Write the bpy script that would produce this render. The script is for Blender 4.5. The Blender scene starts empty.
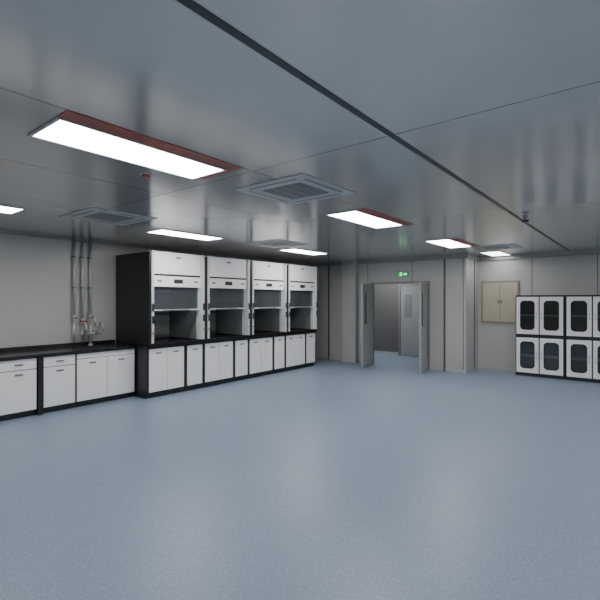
import bpy, bmesh, math
from mathutils import Vector, Matrix
SC = bpy.context.scene
COL = SC.collection
PI = math.pi
CEIL = 2.60

# ---------------------------------------------------------------- materials
def mat(name, color, rough=.5, metal=0., spec=.5, noise=None, bump=None, seams=None, coat=0., seamdark=.35, speck=None):
    m = bpy.data.materials.new(name); m.use_nodes = True
    nt = m.node_tree; N = nt.nodes; L = nt.links
    b = N['Principled BSDF']
    b.inputs['Base Color'].default_value = (*color, 1)
    b.inputs['Roughness'].default_value = rough
    b.inputs['Metallic'].default_value = metal
    b.inputs['Specular IOR Level'].default_value = spec
    b.inputs['Coat Weight'].default_value = coat
    tc = N.new('ShaderNodeTexCoord')
    out = None
    if noise:
        sc, amt = noise
        n = N.new('ShaderNodeTexNoise'); n.inputs['Scale'].default_value = sc; n.inputs['Detail'].default_value = 4
        L.new(tc.outputs['Object'], n.inputs['Vector'])
        mr = N.new('ShaderNodeMapRange'); mr.inputs['From Min'].default_value = .3; mr.inputs['From Max'].default_value = .7
        mr.inputs['To Min'].default_value = 1-amt; mr.inputs['To Max'].default_value = 1+amt
        L.new(n.outputs['Fac'], mr.inputs['Value'])
        vm = N.new('ShaderNodeVectorMath'); vm.operation = 'SCALE'
        vm.inputs[0].default_value = color
        L.new(mr.outputs['Result'], vm.inputs['Scale'])
        out = vm.outputs['Vector']
    if speck:      # sparse flecks from a voronoi pattern: (scale, share, colour)
        v = N.new('ShaderNodeTexVoronoi'); v.inputs['Scale'].default_value = speck[0]
        L.new(tc.outputs['Object'], v.inputs['Vector'])
        s = N.new('ShaderNodeSeparateColor'); L.new(v.outputs['Color'], s.inputs[0])
        lt = N.new('ShaderNodeMath'); lt.operation='LESS_THAN'; lt.inputs[1].default_value = speck[1]
        L.new(s.outputs[0], lt.inputs[0])
        mx = N.new('ShaderNodeMix'); mx.data_type='RGBA'
        L.new(lt.outputs[0], mx.inputs[0]); L.new(out, mx.inputs[6]); mx.inputs[7].default_value = (*speck[2],1)
        out = mx.outputs[2]
    if seams:
        sep = N.new('ShaderNodeSeparateXYZ'); L.new(tc.outputs['Object'], sep.inputs[0])
        tot = None
        for ax, per, off, w in seams:
            a = N.new('ShaderNodeMath'); a.operation = 'ADD'; a.inputs[1].default_value = off + 100*per
            L.new(sep.outputs[ax], a.inputs[0])
            f = N.new('ShaderNodeMath'); f.operation = 'MODULO'; f.inputs[1].default_value = per
            L.new(a.outputs[0], f.inputs[0])
            l = N.new('ShaderNodeMath'); l.operation = 'LESS_THAN'; l.inputs[1].default_value = w
            L.new(f.outputs[0], l.inputs[0])
            if tot is None: tot = l.outputs[0]
            else:
                mx = N.new('ShaderNodeMath'); mx.operation = 'MAXIMUM'
                L.new(tot, mx.inputs[0]); L.new(l.outputs[0], mx.inputs[1]); tot = mx.outputs[0]
        mix = N.new('ShaderNodeMix'); mix.data_type = 'RGBA'
        L.new(tot, mix.inputs[0])
        if out: L.new(out, mix.inputs[6])
        else: mix.inputs[6].default_value = (*color, 1)
        mix.inputs[7].default_value = (*[c*seamdark for c in color], 1)
        out = mix.outputs[2]
    if out: L.new(out, b.inputs['Base Color'])
    if bump:
        mp = N.new('ShaderNodeMapping'); mp.inputs['Scale'].default_value = bump[2] if len(bump)>2 else (1,1,1)
        L.new(tc.outputs['Object'], mp.inputs[0])
        n = N.new('ShaderNodeTexNoise'); n.inputs['Scale'].default_value = bump[0]; n.inputs['Detail'].default_value = 1
        L.new(mp.outputs[0], n.inputs['Vector'])
        bp = N.new('ShaderNodeBump'); bp.inputs['Strength'].default_value = 1; bp.inputs['Distance'].default_value = bump[1]
        L.new(n.outputs['Fac'], bp.inputs['Height']); L.new(bp.outputs[0], b.inputs['Normal'])
    return m

def emit(name, color, s):
    m = bpy.data.materials.new(name); m.use_nodes = True
    b = m.node_tree.nodes['Principled BSDF']
    b.inputs['Base Color'].default_value = (*color, 1)
    b.inputs['Emission Color'].default_value = (*color, 1)
    b.inputs['Emission Strength'].default_value = s
    return m

def glassmat(name, tint, gloss, frost=0., fcol=(.5,.52,.53)):
    m = bpy.data.materials.new(name); m.use_nodes = True
    nt = m.node_tree; N = nt.nodes; L = nt.links
    for n in list(N): N.remove(n)
    o = N.new('ShaderNodeOutputMaterial'); t = N.new('ShaderNodeBsdfTransparent'); g = N.new('ShaderNodeBsdfGlossy')
    t.inputs[0].default_value = (*tint, 1); g.inputs['Roughness'].default_value = .08
    mx = N.new('ShaderNodeMixShader'); mx.inputs[0].default_value = gloss
    L.new(t.outputs[0], mx.inputs[1]); L.new(g.outputs[0], mx.inputs[2])
    d = N.new('ShaderNodeBsdfDiffuse'); d.inputs[0].default_value = (*fcol, 1)
    m2 = N.new('ShaderNodeMixShader'); m2.inputs[0].default_value = frost
    L.new(mx.outputs[0], m2.inputs[1]); L.new(d.outputs[0], m2.inputs[2]); L.new(m2.outputs[0], o.inputs[0])
    return m

M = dict(
 floor=mat('floor_vinyl', (.225,.287,.385), .38, spec=.45, noise=(110,.2), speck=(150,.12,(.31,.37,.46))),
 ceil=mat('ceiling_panel', (.63,.605,.575), .17, metal=.52, spec=.6, noise=(.8,.03), bump=(.6,.002,(1,.6,1)), seams=[(0,1.18,.02,.008),(1,3.05,.65,.008)], seamdark=.25),
 wall=mat('wall_panel', (.46,.458,.44), .42, noise=(1.5,.03), seams=[(0,1.18,.74,.016),(1,1.18,.2,.016)], seamdark=.25),
 trim=mat('aluminium_trim', (.50,.50,.50), .35, metal=.3, noise=(5,.03)),
 dtrim=mat('dark_trim', (.10,.10,.11), .4, noise=(5,.05)),
 white=mat('white_enamel', (.88,.885,.89), .3, noise=(3,.02)),
 post=mat('post_enamel', (.62,.63,.64), .3, noise=(3,.02)),
 black=mat('black_steel', (.014,.015,.017), .38, noise=(4,.1)),
 top=mat('black_epoxy', (.012,.012,.014), .22, noise=(30,.15)),
 liner=mat('grey_liner', (.19,.205,.21), .4, noise=(2,.04)),
 baffle=mat('baffle_panel', (.28,.30,.30), .4, noise=(2,.04)),
 chrome=mat('chrome', (.75,.75,.76), .22, metal=1, noise=(3,.02)),
 pipe=mat('pale_pipe', (.58,.58,.57), .35, metal=.6, noise=(3,.02)),
 grey=mat('grey_plastic', (.20,.21,.22), .4, noise=(10,.05)),
 dark=mat('dark_plastic', (.03,.03,.035), .35, noise=(10,.05)),
 beige=mat('beige_enamel', (.47,.43,.335), .45, noise=(3,.03)),
 beigef=mat('beige_frame', (.30,.27,.20), .45, noise=(3,.03)),
 red=mat('red_film', (.38,.08,.05), .35, noise=(6,.35)),
 redp=mat('red_plastic', (.30,.06,.04), .4, noise=(8,.05)),
 door=mat('door_enamel', (.32,.325,.32), .4, noise=(2,.02)),
 dframe=mat('door_frame_aluminium', (.22,.22,.225), .4, metal=.3, noise=(2,.02)),
 dgrey=mat('corridor_door_enamel', (.30,.31,.315), .4, noise=(2,.02)),
 cass=mat('cassette_plastic', (.53,.52,.50), .4, noise=(3,.02)),
 louvre=mat('louvre_plastic', (.33,.325,.32), .4, noise=(3,.02)),
 slot=mat('slot_plastic', (.18,.18,.18), .4, noise=(3,.02)),
 cornice=mat('cornice_aluminium', (.32,.32,.32), .4, metal=.2, noise=(3,.02)),
 lamp=emit('lamp_diffuser', (1,.985,.96), 23),
 lampf=emit('lamp_diffuser_far', (1,.985,.96), 7),
 clamp=emit('corridor_fill_lamp', (.96,.98,1), 26),  # glow for the added corridor lamp, hidden above the door head
 sgreen=emit('sign_green', (.0,.42,.10), .7),
 swhite=emit('sign_white', (.85,1,.88), 1.6),
 glass=glassmat('clear_glass', (.85,.87,.87), .10),
 fglass=glassmat('sash_glass', (.74,.78,.81), .07, .10, (.34,.37,.40)),
 dglass=glassmat('smoked_glass', (.52,.55,.58), .10),
)

# ---------------------------------------------------------------- mesh builder
class MB:
    def __init__(s): s.bm = bmesh.new()
    def box(s, x0,x1,y0,y1,z0,z1, bev=0):
        mtx = Matrix.Translation(((x0+x1)/2,(y0+y1)/2,(z0+z1)/2)) @ Matrix.Diagonal((abs(x1-x0),abs(y1-y0),abs(z1-z0),1))
        if bev:
            t = bmesh.new(); bmesh.ops.create_cube(t, size=1, matrix=mtx)
            bmesh.ops.bevel(t, geom=t.edges[:], offset=bev, segments=2, affect='EDGES', profile=.5)
            me = bpy.data.meshes.new('t'); t.to_mesh(me); s.bm.from_mesh(me); bpy.data.meshes.remove(me); t.free()
        else: bmesh.ops.create_cube(s.bm, size=1, matrix=mtx)
        return s
    def cyl(s, p0, p1, r, seg=14, r2=None):
        p0=Vector(p0); p1=Vector(p1); d=p1-p0
        q = d.to_track_quat('Z','Y').to_matrix().to_4x4()
        bmesh.ops.create_cone(s.bm, cap_ends=True, segments=seg, radius1=r, radius2=r if r2 is None else r2, depth=d.length,
                              matrix=Matrix.Translation((p0+p1)/2)@q)
        return s
    def tube(s, pts, r, seg=10):
        pts=[Vector(p) for p in pts]; rings=[]
        for i,p in enumerate(pts):
            d = (pts[min(i+1,len(pts)-1)]-pts[max(i-1,0)]).normalized()
            q = d.to_track_quat('Z','Y')
            rings.append([s.bm.verts.new(p+q@Vector((r*math.cos(a),r*math.sin(a),0))) for a in [2*PI*k/seg for k in range(seg)]])
        for a,b in zip(rings,rings[1:]):
            for k in range(seg): s.bm.faces.new((a[k],a[(k+1)%seg],b[(k+1)%seg],b[k]))
        s.bm.faces.new(rings[0][::-1]); s.bm.faces.new(rings[-1])
        return s
    def poly(s, pts, y0, y1):      # outline in x,z extruded along y
        a=[s.bm.verts.new((x,y0,z)) for x,z in pts]; b=[s.bm.verts.new((x,y1,z)) for x,z in pts]
        n=len(pts); s.bm.faces.new(a); s.bm.faces.new(b[::-1])
        for k in range(n): s.bm.faces.new((a[k],b[k],b[(k+1)%n],a[(k+1)%n]))
        return s
    def rframe(s, x0,x1,z0,z1, ml,mr,mb,mt, r, y0,y1, n=8):   # plate with a rounded window
        ix0,ix1,iz0,iz1 = x0+ml,x1-mr,z0+mb,z1-mt
        inn=[];outr=[]
        for (cx,cz,ox,oz,a0) in ((ix1-r,iz1-r,x1,z1,0),(ix0+r,iz1-r,x0,z1,PI/2),(ix0+r,iz0+r,x0,z0,PI),(ix1-r,iz0+r,x1,z0,1.5*PI)):
            for k in range(n+1):
                f=k/n; a=a0+f*PI/2
                inn.append((cx+r*math.cos(a),cz+r*math.sin(a)))
                if a0 in (0,PI):
                    o=(ox,cz+(oz-cz)*min(1,2*f)) if f<=.5 else (ox+(cx-ox)*(2*f-1),oz)
                else:
                    o=(cx+(ox-cx)*min(1,2*f),oz) if f<=.5 else (ox,oz+(cz-oz)*(2*f-1))
                outr.append(o)
        V=s.bm.verts.new; N_=len(inn)
        a=[V((x,y0,z)) for x,z in inn]; b=[V((x,y0,z)) for x,z in outr]
        c=[V((x,y1,z)) for x,z in inn]; d=[V((x,y1,z)) for x,z in outr]
        for k in range(N_):
            j=(k+1)%N_
            for q in ((a[k],a[j],b[j],b[k]),(c[k],d[k],d[j],c[j]),(a[k],c[k],c[j],a[j]),(b[k],b[j],d[j],d[k])):
                s.bm.faces.new(q)
        return s
    def rring(s, x0,x1,z0,z1, r, w, y0,y1, n=8):   # even ring with rounded corners in and out
        def loop(x0,x1,z0,z1,r):
            o=[]
            for cx,cz,a0 in ((x1-r,z1-r,0),(x0+r,z1-r,PI/2),(x0+r,z0+r,PI),(x1-r,z0+r,1.5*PI)):
                for k in range(n+1):
                    a=a0+k/n*PI/2; o.append((cx+r*math.cos(a),cz+r*math.sin(a)))
            return o
        inn=loop(x0+w,x1-w,z0+w,z1-w,r-w); outr=loop(x0,x1,z0,z1,r)
        V=s.bm.verts.new; N_=len(inn)
        a=[V((x,y0,z)) for x,z in inn]; b=[V((x,y0,z)) for x,z in outr]
        c=[V((x,y1,z)) for x,z in inn]; d=[V((x,y1,z)) for x,z in outr]
        for k in range(N_):
            j=(k+1)%N_
            for q in ((a[k],a[j],b[j],b[k]),(c[k],d[k],d[j],c[j]),(a[k],c[k],c[j],a[j]),(b[k],b[j],d[j],d[k])):
                s.bm.faces.new(q)
        return s
    def build(s, name, m, parent=None, smooth=False):
        bmesh.ops.recalc_face_normals(s.bm, faces=s.bm.faces)
        me=bpy.data.meshes.new(name); s.bm.to_mesh(me); s.bm.free()
        me.materials.append(M[m])
        if smooth:
            for p in me.polygons: p.use_smooth = len(p.vertices)<=4
        o=bpy.data.objects.new(name,me); COL.objects.link(o)
        if parent: o.parent=parent
        return o

def tag(o,label,cat,group=None):
    o['label']=label; o['category']=cat
    if group: o['group']=group
    return o
def thing(name,label,cat,loc=(0,0,0),rz=0,group=None):
    o=bpy.data.objects.new(name,None); COL.objects.link(o); o.empty_display_size=.1
    o.location=loc; o.rotation_euler=(0,0,rz); return tag(o,label,cat,group)
def struct(o): o['kind']='structure'; return o
def dup(root,loc,label,group=None):
    r=root.copy(); COL.objects.link(r); r.location=loc; r['label']=label
    if group: r['group']=group
    for ch in list(root.children):
        c=ch.copy(); COL.objects.link(c); c.parent=r
        for g in ch.children:
            d=g.copy(); COL.objects.link(d); d.parent=c
    return r

# ---------------------------------------------------------------- room
XL=-7.25; XR=5.5; YF=-3.0; YD=9.6; YB=10.5; XC=-3.04; YC=11.6
DX0,DX1,DH=-5.34,-3.89,1.99
struct(MB().box(XL-.1,XR+.1,YF-.1,YC+.1,-.1,0).build('floor','floor'))
struct(MB().box(XL-.1,XR+.1,YF-.1,YC+.1,CEIL,CEIL+.1).build('ceiling','ceil'))
struct(MB().box(XL-.1,XL,YF-.1,YC+.1,0,CEIL).build('wall_left','wall'))
struct(MB().box(XR,XR+.1,YF-.1,YC+.1,0,CEIL).build('wall_right','wall'))
struct(MB().box(XL,XR,YF-.1,YF,0,CEIL).build('wall_front','wall'))
struct(MB().box(XL,DX0,YD,YD+.1,0,CEIL).box(DX1,XC,YD,YD+.1,0,CEIL).box(DX0,DX1,YD,YD+.1,DH,CEIL).box(XC-.1,XC,YD+.1,YC,0,CEIL).build('wall_back_left','wall'))
struct(MB().box(XC,XR,YB,YB+.1,0,CEIL).build('wall_back_right','wall'))
struct(MB().box(XL,XC-.1,YC,YC+.1,0,CEIL).build('wall_corridor','wall'))
struct(MB().box(-6.12,-5.72,YD-.16,YD,0,CEIL).build('wall_pillar','wall'))
n=1
def trim(mb,m='trim'):
    global n
    struct(mb.build('trim_%d'%n,m)); n+=1
trim(MB().box(DX0-.05,DX0,YD-.015,YD+.115,0,DH+.05).box(DX1,DX1+.05,YD-.015,YD+.115,0,DH+.05).box(DX0,DX1,YD-.015,YD+.115,DH,DH+.05),'dframe')
trim(MB().box(-6.67,-6.62,YD-.012,YD,0,CEIL),'dtrim')
trim(MB().box(-5.735,-5.705,YD-.175,YD-.145,0,CEIL))
trim(MB().box(-6.135,-6.105,YD-.175,YD-.145,0,CEIL))
trim(MB().box(-3.52,-3.48,YD-.012,YD,0,CEIL),'dtrim')
trim(MB().box(XC-.03,XC+.015,YD-.015,YD+.03,0,CEIL))
trim(MB().box(XC,XC+.015,YB-.3,YB-.28,0,CEIL),'dtrim')
trim(MB().box(XL,XC+.05,YD-.05,YD,CEIL-.09,CEIL).box(XC,XR,YB-.05,YB,CEIL-.09,CEIL).box(XL,XL+.03,YF,YD,CEIL-.04,CEIL).box(XC,XC+.05,YD,YB,CEIL-.09,CEIL),'cornice')
struct(MB().box(XL,DX0-.05,YD-.012,YD,0,.08).box(DX1+.05,XC,YD-.012,YD,0,.08).box(XC,XC+.012,YD-.012,YB,0,.08).build('baseboard_back_left','trim'))
struct(MB().box(XC,XR,YB-.012,YB,0,.08).build('baseboard_back_right','trim'))
struct(MB().box(XL,XL+.012,YF,YD,0,.08).build('baseboard_left','trim'))

# door leaves
def leaf(name, hx, hy, ang, side):
    w=.70
    s=side
    d=MB().rframe(0 if s>0 else -w, w if s>0 else 0, .01, DH-.01, *( (.38,.12) if s>0 else (.12,.38)), 1.0,.22, .02, -.02,.02)
    o=d.build(name,'door'); struct(o)
    g0,g1=((.38,w-.12) if s>0 else (-w+.12,-.38))
    MB().box(g0+.001,g1-.001,-.004,.004,1.012,DH-.232).build('glass','dglass',o)
    hxp = s*(w-.06)
    MB().cyl((hxp,-.05,1.0),(hxp,.05,1.0),.009).cyl((hxp,-.045,1.0),(hxp-s*.12,-.045,1.0),.009).cyl((hxp,.045,1.0),(hxp-s*.12,.045,1.0),.009).box(hxp-.02,hxp+.02,-.024,.024,.92,1.06).build('handle','chrome',o)
    o.location=(hx,hy,0); o.rotation_euler=(0,0,ang)
leaf('door_1',DX0+.03,YD-.03,-math.radians(81),1)
leaf('door_2',DX1-.03,YD-.03,math.radians(102),-1)
# corridor door on the far corridor wall
CX0,CX1=-5.50,-4.7
d3=struct(MB().box(CX0,CX1,YC-.03,YC-.005,0.01,2.0).build('door_3','dgrey'))
MB().box(CX0-.06,CX0,YC-.05,YC-.001,0,2.06).box(CX1,CX1+.06,YC-.05,YC-.001,0,2.06).box(CX0,CX1,YC-.05,YC-.001,2.0,2.06).build('frame','dframe',d3)
MB().box(CX0+.12,CX0+.34,YC-.036,YC-.03,1.1,1.75).build('glass','grey',d3)
MB().box(CX1-.09,CX1-.05,YC-.05,YC-.03,.95,1.09).build('handle','chrome',d3)
struct(MB().box(XL,CX0-.06,YC-.012,YC,0,.08).box(CX1+.06,XC-.1,YC-.012,YC,0,.08).build('baseboard_corridor','trim'))

# ---------------------------------------------------------------- ceiling fixtures
def light(loc,label,redfilm,group,m='lamp',name='ceiling_light',L_=1.26):
    t=thing(name,label,'ceiling light',loc,0,group)
    MB().box(-.21,-.19,-.02,L_+.02,-.012,0).box(.19,.21,-.02,L_+.02,-.012,0).box(-.19,.19,-.02,0,-.012,0).box(-.19,.19,L_,L_+.02,-.012,0).build('frame','trim',t)
    MB().box(-.19,.19,0,L_,-.008,-.001).build('diffuser',m,t)
    if redfilm:
        MB().box(.21,.33,-.02,L_+.08,-.005,0).box(-.21,.21,L_+.02,L_+.08,-.005,0).build('film_strip','red',t)
    return t
G='recessed ceiling lights'
for i,(y,lb) in enumerate([(1.04,'large recessed light panel nearest the camera, red film along its edge'),
     (4.15,'recessed light panel with red film just beyond the nearer air vent'),
     (7.05,'small looking recessed light panel above the way to the double door'),]):
    light((-2.70,y,CEIL),lb,True,G,L_=1.18)
light((-2.5,9.42,CEIL),'farthest recessed light panel, up against the back wall by the beige box',False,G,L_=.95,m='lampf')
for y,lb in [(.70,'recessed light panel above the left bench at the picture edge'),
     (3.56,'recessed light panel in front of the first fume hood'),
     (6.5,'recessed light panel in front of the last fume hoods')]:
    light((-5.5,y,CEIL),lb,False,G,L_=1.12)
for x in (.9,3.6):
    for y in (-2.1,.92,4.05,7.12):
        light((x,y,CEIL),'recessed light panel in the rows right of the dark ceiling track',False,'lights right of the ceiling track')
light((-5.9,9.95,CEIL),'unseen light panel added to brighten the corridor beyond the door',False,None,'clamp')  # added lamp, out of view, brightens the corridor past the doorway

def cassette(loc,label):
    t=thing('ceiling_air_vent',label,'air vent',loc,0,'square ceiling air vents')
    f=MB().rframe(-.40,.40,-.40,.40,.17,.17,.17,.17,.03,-.008,0)
    o=f.build('panel','cass',t); o.rotation_euler=(-PI/2,0,0)
    o.location=(0,0,-.008)
    g=MB()
    for k in range(12): g.box(-.228,.228,-.226+k*.039,-.208+k*.039,-.007,-.004)
    for k in (-.11,0,.11): g.box(k-.006,k+.006,-.226,.226,-.0075,-.0045)
    g.build('grille','louvre',t)
    MB().box(-.23,.23,-.23,.23,-.0035,-.001).build('filter','dtrim',t)
    s=MB()
    for sx in (-1,1): s.box(sx*.32-.012,sx*.32+.012,-.27,.27,-.010,-.0082)
    for sy in (-1,1): s.box(-.27,.27,sy*.32-.012,sy*.32+.012,-.010,-.0082)
    s.build('air_slot','slot',t)
    return t
c0=cassette((-2.5,3.08,CEIL),'large square ceiling vent between the two nearest red-edged lights')
dup(c0,(-5.05,2.65,CEIL),'square ceiling vent above the bench pipes at left')
dup(c0,(-5.1,5.75,CEIL),'square ceiling vent between the two lights by the hoods')
dup(c0,(-2.2,8.72,CEIL),'distant square ceiling vent near the right end of ceiling')

t=tag(MB().box(-1.220,-1.180,YF+.05,YB-.06,CEIL-.003,CEIL).build('ceiling_track','dark'),'long thin dark strip running along the ceiling towards the back wall','ceiling track')

def detector(loc,label,m):
    t=thing('smoke_detector',label,'smoke detector',loc)
    MB().cyl((0,0,-.010),(0,0,0),.045,20).build('base','cass',t)
    MB().cyl((0,0,-.028),(0,0,-.010),.026,20,.036).build('cap',m,t)
detector((-3.1,1.93,CEIL),'small round ceiling detector with red cap left of nearest light','redp')
t=thing('security_camera','small dark camera hanging from the ceiling beside the dark track','camera',(-1.12,5.75,CEIL))
MB().cyl((0,0,-.015),(0,0,0),.03,18).build('base','grey',t)
MB().cyl((0,0,-.045),(0,0,-.015),.008,10).build('stem','dark',t)
MB().cyl((-.03,-.02,-.055),(.03,.02,-.048),.015,14).build('body','dark',t)

# exit sign
t=thing('exit_sign','green lit exit sign with running figure above the double door','exit sign',(-4.50,YD-.005,2.15))
t.scale=(.8,.8,.8)
MB().box(-.18,.18,-.03,0,0,.16,.004).build('housing','grey',t)
MB().box(-.17,.17,-.033,-.0305,.01,.15).build('face','sgreen',t)
p=MB()
p.cyl((-.055,-.036,.128),(-.055,-.0335,.128),.013,14)
p.poly([(-.075,.11),(-.05,.115),(-.035,.075),(-.06,.068)],-.036,-.0335)
p.poly([(-.06,.07),(-.04,.075),(-.015,.045),(-.02,.02),(-.032,.02),(-.03,.042)],-.036,-.0335)
p.poly([(-.06,.068),(-.045,.07),(-.065,.04),(-.1,.028),(-.1,.04),(-.073,.05)],-.036,-.0335)
p.poly([(-.055,.112),(-.05,.104),(-.02,.09),(-.02,.098)],-.036,-.0335)
p.poly([(-.075,.11),(-.068,.103),(-.1,.08),(-.105,.086)],-.036,-.0335)
p.build('running_figure','swhite',t)
MB().poly([(.03,.07),(.09,.07),(.09,.045),(.145,.08),(.09,.115),(.09,.09),(.03,.09)],-.036,-.0335).build('arrow','swhite',t)

# beige electrical box, nearly flush
t=thing('electrical_box','beige two-door electrical box mounted on the wall left of cabinets','electrical box',(-2.96,YB-.002,1.08))
MB().rframe(0,.80,0,.95,.03,.03,.03,.03,.004,-.035,0).build('case','beigef',t)
for x0,x1,hx in ((.034,.397,.37),(.403,.766,.43)):
    d=MB().box(x0,x1,-.031,-.006,.034,.916,.003).build('door','beige',t)
    MB().box(hx-.010,hx+.010,-.039,-.0312,.44,.52,.003).build('latch','dark',d)

# ---------------------------------------------------------------- glass-door cabinets
def cabinet(loc,label):
    W=.9; t=thing('storage_cabinet',label,'cabinet',loc,0,'glass-door cabinets')
    for z0,z1 in ((0,.845),(.85,1.70)):
        zb=z0+(.07 if z0==0 else .03)
        b=MB().box(0,.02,.02,.4,z0,z1).box(W-.02,W,.02,.4,z0,z1).box(.02,W-.02,.38,.4,z0,z1).box(.02,W-.02,.02,.38,z1-.03,z1).box(.02,W-.02,.02,.38,z0,zb)
        b.box(W/2-.012,W/2+.012,.02,.05,zb,z1-.03)
        b.build('case','black',t)
        MB().box(.021,W-.021,.37,.379,zb+.001,z1-.031).build('back_panel','baffle',t)
        MB().box(.021,W-.021,.03,.369,(z0+z1)/2-.012,(z0+z1)/2+.014).build('shelf','white',t)
        zz0=z0+(.075 if z0==0 else .035); zz1=z1-.035
        for s in (0,1):
            x0=.022+s*(W/2-.01); x1=x0+W/2-.034
            d=MB().rframe(x0,x1,zz0,zz1,.08,.08,.10,.09,.065,-.002,.018).build('door','white',t)
            MB().rring(x0+.070,x1-.070,zz0+.09,zz1-.08,.075,.014,-.008,-.0025).build('gasket','dark',d)
            MB().box(x0+.06,x1-.06,.019,.023,zz0+.08,zz1-.07).build('glass','dglass',d)
            hx=x1-.035 if s==0 else x0+.035
            MB().tube([(hx,-.002,(zz0+zz1)/2-.06),(hx,-.028,(zz0+zz1)/2-.05),(hx,-.028,(zz0+zz1)/2+.05),(hx,-.002,(zz0+zz1)/2+.06)],.006).build('handle','grey',d)
    return t
cb=cabinet((-2.155,10.09,0),'glass-door storage cabinet beside the beige wall box')
dup(cb,(-1.24,10.09,0),'glass-door storage cabinet at the right edge of the picture')

# ---------------------------------------------------------------- fume hoods
HX=-6.2; HW=1.14; HY=3.92; D=1.03
def hood(loc,label):
    t=thing('fume_hood',label,'fume hood',loc,PI/2,'row of fume hoods')
    W=HW-.002
    f=MB().box(0,W,.12,D,0,.08).box(0,W,.09,D,.08,.84)
    f.box(0,.03,.07,.09,.08,.84).box(W-.03,W,.07,.09,.08,.84).box(.715,.775,.07,.09,.08,.84).box(.03,.715,.07,.09,.81,.84).box(.775,W-.03,.07,.09,.81,.84)
    f.build('base_frame','black',t)
    for x0,x1 in ((.035,.365),(.373,.708),(.782,1.105)):
        d=MB().box(x0,x1,.052,.069,.10,.80,.003).build('door','white',t)
        xc=(x0+x1)/2
        MB().box(xc-.055,xc+.055,.046,.0515,.715,.74,.002).build('handle','grey',d)
    MB().box(0,W,0.02,D,.841,.88,.004).box(.05,W-.05,.0,.035,.875,.895,.004).build('worktop','top',t)
    for x0 in (0,W-.036): MB().box(x0,x0+.036,-.005,D,.881,2.38).build('side_panel','black',t)
    for s,x0 in ((0,.037),(1,W-.037-.06)):
        p=MB()
        pts=[(0,.01),(0,.14),(.06,.14),(.06,.07),(.042,-.015),(.0,-.015)]
        if s: pts=[(.06-a,b) for a,b in pts]
        lo=[p.bm.verts.new((x0+a,b,.898)) for a,b in pts]; hi=[p.bm.verts.new((x0+a,b,2.40)) for a,b in pts]
        k=len(pts); p.bm.faces.new(lo); p.bm.faces.new(hi)
        for i in range(k): p.bm.faces.new((lo[i],lo[(i+1)%k],hi[(i+1)%k],hi[i]))
        po=p.build('pilaster','post',t)
        fx = x0+.021 if s==0 else x0+.039
        MB().box(fx-.018,fx+.018,-.024,-.016,1.42,1.54,.003).build('switch','dark',po)
        MB().box(fx-.018,fx+.018,-.024,-.016,1.22,1.34,.003).build('socket','dark',po)
        MB().cyl((fx,-.04,1.07),(fx,-.016,1.07),.015,12).build('knob','grey',po)
    a=.098
    fa=MB().box(a,W-a,.02,.04,2.03,2.40,.003).box(a,W-a,.041,D,2.38,2.40).build('fascia','white',t)
    MB().box(W/2-.05,W/2+.05,.016,.0195,2.30,2.33).build('nameplate','grey',fa)
    MB().box(a,W-a,.03,.05,2.001,2.029).build('gap_strip','black',t)
    cp=MB().box(a,W-a,.02,.04,1.82,2.0,.003).build('control_panel','white',t)
    MB().box(W/2-.09,W/2+.09,.014,.0195,1.88,1.95,.002).build('display','dark',cp)
    MB().box(.16,.24,.016,.0195,1.9,1.93).build('gauge','grey',cp)
    MB().box(W-.24,W-.16,.016,.0195,1.9,1.93).build('gauge','grey',cp)
    sa=MB().box(a,a+.022,.06,.085,1.42,1.95).box(W-a-.022,W-a,.06,.085,1.42,1.95).box(a+.022,W-a-.022,.06,.085,1.42,1.445).build('sash','post',t)
    MB().box(a+.023,W-a-.023,.070,.076,1.446,1.95).build('glass','fglass',sa)
    MB().box(.3,W-.3,.045,.0595,1.425,1.44,.003).build('handle','grey',sa)
    MB().box(a-.01,W-a+.01,.97,.99,.898,2.0).box(a-.018,a-.003,.145,.97,.898,2.0).box(W-a+.003,W-a+.018,.145,.97,.898,2.0).box(a,W-a,.09,.99,2.001,2.02).build('liner','liner',t)
    MB().box(.14,W-.14,.90,.91,.96,1.32).box(.14,W-.14,.90,.91,1.37,1.70).box(.14,W-.14,.86,.87,1.74,1.96).build('baffle','baffle',t)
    MB().cyl((.25,.70,.881),(.25,.70,.90),.075,20).cyl((.25,.70,.90),(.25,.70,.902),.06,20).build('cup_sink','grey',t)
    MB().tube([(.11,.70,1.0),(.19,.70,1.04)]+[(.19+.035*(1-math.cos(q)),.70,1.12+.035*math.sin(q)) for q in [i*PI/6 for i in range(7)]]+[(.26,.70,1.09)],.010).build('tap','chrome',t)
    MB().box(W/2-.12,W/2+.12,.885,.899,1.12,1.22,.003).build('socket_plate','dark',t)
    return t
hl=['black and white fume hood nearest the sink bench, first of four',
    'second fume hood from the sink bench','third fume hood from the sink bench',
    'fourth fume hood, farthest from the bench and nearest the double door']
h0=hood((HX,HY,0),hl[0])
for i in (1,2,3): dup(h0,(HX,HY+i*HW,0),hl[i])

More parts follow.
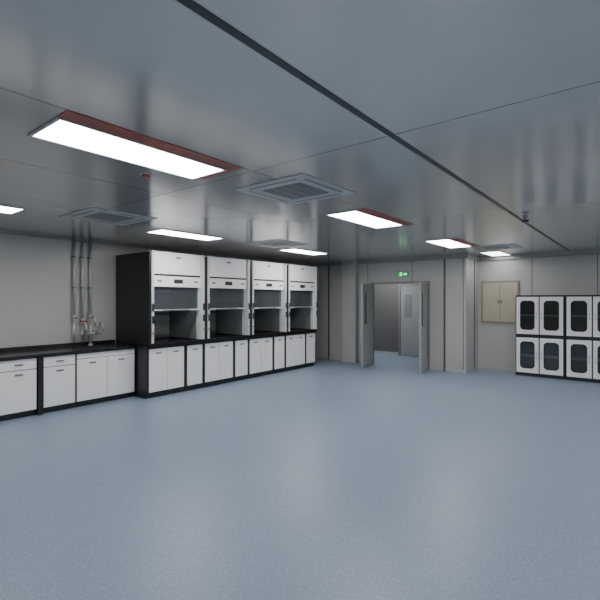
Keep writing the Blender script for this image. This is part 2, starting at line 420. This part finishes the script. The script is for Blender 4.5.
# ---------------------------------------------------------------- benches (facing +x)
BX=-6.58; BD=.64
def front(t,x0,x1,z0,z1,kind,hz=None):
    d=MB().box(x0,x1,-.0,.018,z0,z1,.003).build(kind,'white',t)
    xc=(x0+x1)/2; hz=hz or (z0+z1)/2
    MB().box(xc-.05,xc+.05,-.012,-.0005,hz-.012,hz+.012,.003).build('handle','grey',d)
def unit(loc,label,w,kind):
    t=thing('bench_cabinet',label,'bench cabinet',loc,PI/2)
    if kind=='sink':
        MB().box(0,w,.07,BD,0,.08).box(0,w,.02,BD,.08,.70).box(0,w,.02,.04,.70,.81).box(0,.02,.04,BD,.70,.81).box(w-.02,w,.04,BD,.70,.81).build('body','black',t)
    else:
        MB().box(0,w,.07,BD,0,.08).box(0,w,.02,BD,.08,.81).build('body','black',t)
    if kind=='drawer':
        front(t,.012,w-.012,.655,.795,'drawer')
        front(t,.012,w-.012,.09,.645,'door',.59)
    elif kind=='pair':
        for a,b in ((.012,w/2-.004),(w/2+.004,w-.012)):
            front(t,a,b,.655,.795,'drawer'); front(t,a,b,.09,.645,'door',.59)
    else:
        MB().box(.012,w-.012,0,.018,.725,.795,.003).build('panel','white',t)
        for a,b in ((.012,w/2-.004),(w/2+.004,w-.012)): front(t,a,b,.09,.715,'door',.65)
    return t
unit((BX,.60,0),'two-door bench cabinet cut off by the left picture edge',.92,'pair')
unit((BX,1.53,0),'white two-door bench cabinet left of the thick black bench end',.90,'pair')
unit((BX,2.50,0),'narrow bench cabinet with one drawer over one door',.45,'drawer')
unit((BX,2.955,0),'wide white sink cabinet beside the first fume hood',.945,'sink')
tag(MB().box(XL+.02,BX+.012,2.435,2.495,0,.81).build('bench_end_panel','black'),'thick black upright end panel between the two bench runs','end panel')
w1=tag(MB().box(XL+.015,BX+.03,.60,2.497,.812,.85,.004).build('worktop','top'),'black worktop of the left bench run','worktop')
SX0,SX1,SY0,SY1=-7.06,-6.72,3.18,3.66
w2=MB().box(XL+.015,SX0,2.50,3.90,.812,.85).box(SX1,BX+.03,2.50,3.90,.812,.85).box(SX0,SX1,2.50,SY0,.812,.85).box(SX0,SX1,SY1,3.90,.812,.85).build('worktop','top')
tag(w2,'black worktop with sink beside the first fume hood','worktop')
MB().box(XL+.015,XL+.03,2.5,3.90,.851,.91).build('splashback','top',w2)
MB().box(XL+.015,XL+.03,.6,2.497,.851,.91).build('splashback','top',w1)
MB().box(SX0,SX0+.01,SY0,SY1,.72,.85).box(SX1-.01,SX1,SY0,SY1,.72,.85).box(SX0,SX1,SY0,SY0+.01,.72,.85).box(SX0,SX1,SY1-.01,SY1,.72,.85).box(SX0,SX1,SY0,SY1,.71,.72).build('sink_basin','dark',w2)
# triple laboratory tap
t=thing('laboratory_tap','metal laboratory tap with several spouts at the sink','tap',(-7.115,3.42,.852))
MB().cyl((0,0,0),(0,0,.03),.038,18).cyl((0,0,.03),(0,0,.40),.020,14).build('column','pipe',t,True)
for dy,z in ((-.14,.26),(.14,.26),(0,.36)):
    q=MB().tube([(0,0,z-.02),(0.02,dy*.6,z)]+[(.02+.07*(1-math.cos(a)),dy,z+.03+.09*math.sin(a)) for a in [i*PI/8 for i in range(9)]]+[(.16,dy,z-.03)],.015)
    q.build('spout','pipe',t,True)
for dy in (-.10,.10): MB().cyl((.0,dy,.20),(.07,dy,.20),.028,12).box(.07,.084,dy-.045,dy+.045,.187,.213).build('valve_handle','grey',t)
MB().cyl((0,-.16,.20),(0,.16,.20),.020,12).build('crossbar','pipe',t)
for i,(dy,lo) in enumerate(((3.20,1.36),(3.33,1.30),(3.46,1.36))):
    nm=['left','middle','right'][i]
    t=thing('water_pipe',f'{nm} pale grey pipe of three dropping from ceiling above sink','pipe',(XL+.045,dy,0),0,'pipes above the sink')
    MB().cyl((0,0,lo),(0,0,CEIL),.018,14).build('pipe','pipe',t,True)
    for z in (1.8,2.3): MB().box(-.043,.02,-.026,.026,z-.012,z+.012,.002).build('clamp','grey',t)
    v=MB().cyl((0,0,lo-.10),(0,0,lo),.034,14).cyl((0,0,lo-.05),(.035,0,lo-.05),.014,10).build('valve','pipe',t)
    MB().box(.035,.045,-.045,.045,lo-.062,lo-.038,.003).build('lever','redp' if i==1 else 'grey',v)
    MB().cyl((0,0,.915),(0,0,lo-.10),.012,10).build('hose','pipe',t,True)

# ---------------------------------------------------------------- world, camera
w=bpy.data.worlds.new('world'); SC.world=w; w.use_nodes=True
w.node_tree.nodes['Background'].inputs[0].default_value=(.5,.55,.6,1); w.node_tree.nodes['Background'].inputs[1].default_value=.2
cd=bpy.data.cameras.new('camera'); cam=bpy.data.objects.new('camera',cd); COL.objects.link(cam)
cd.sensor_width=36; cd.lens=433/600*36; cd.clip_start=.05
cam.location=(0,0,1.6); cam.rotation_euler=(PI/2,0,math.radians(38.5))
SC.camera=cam
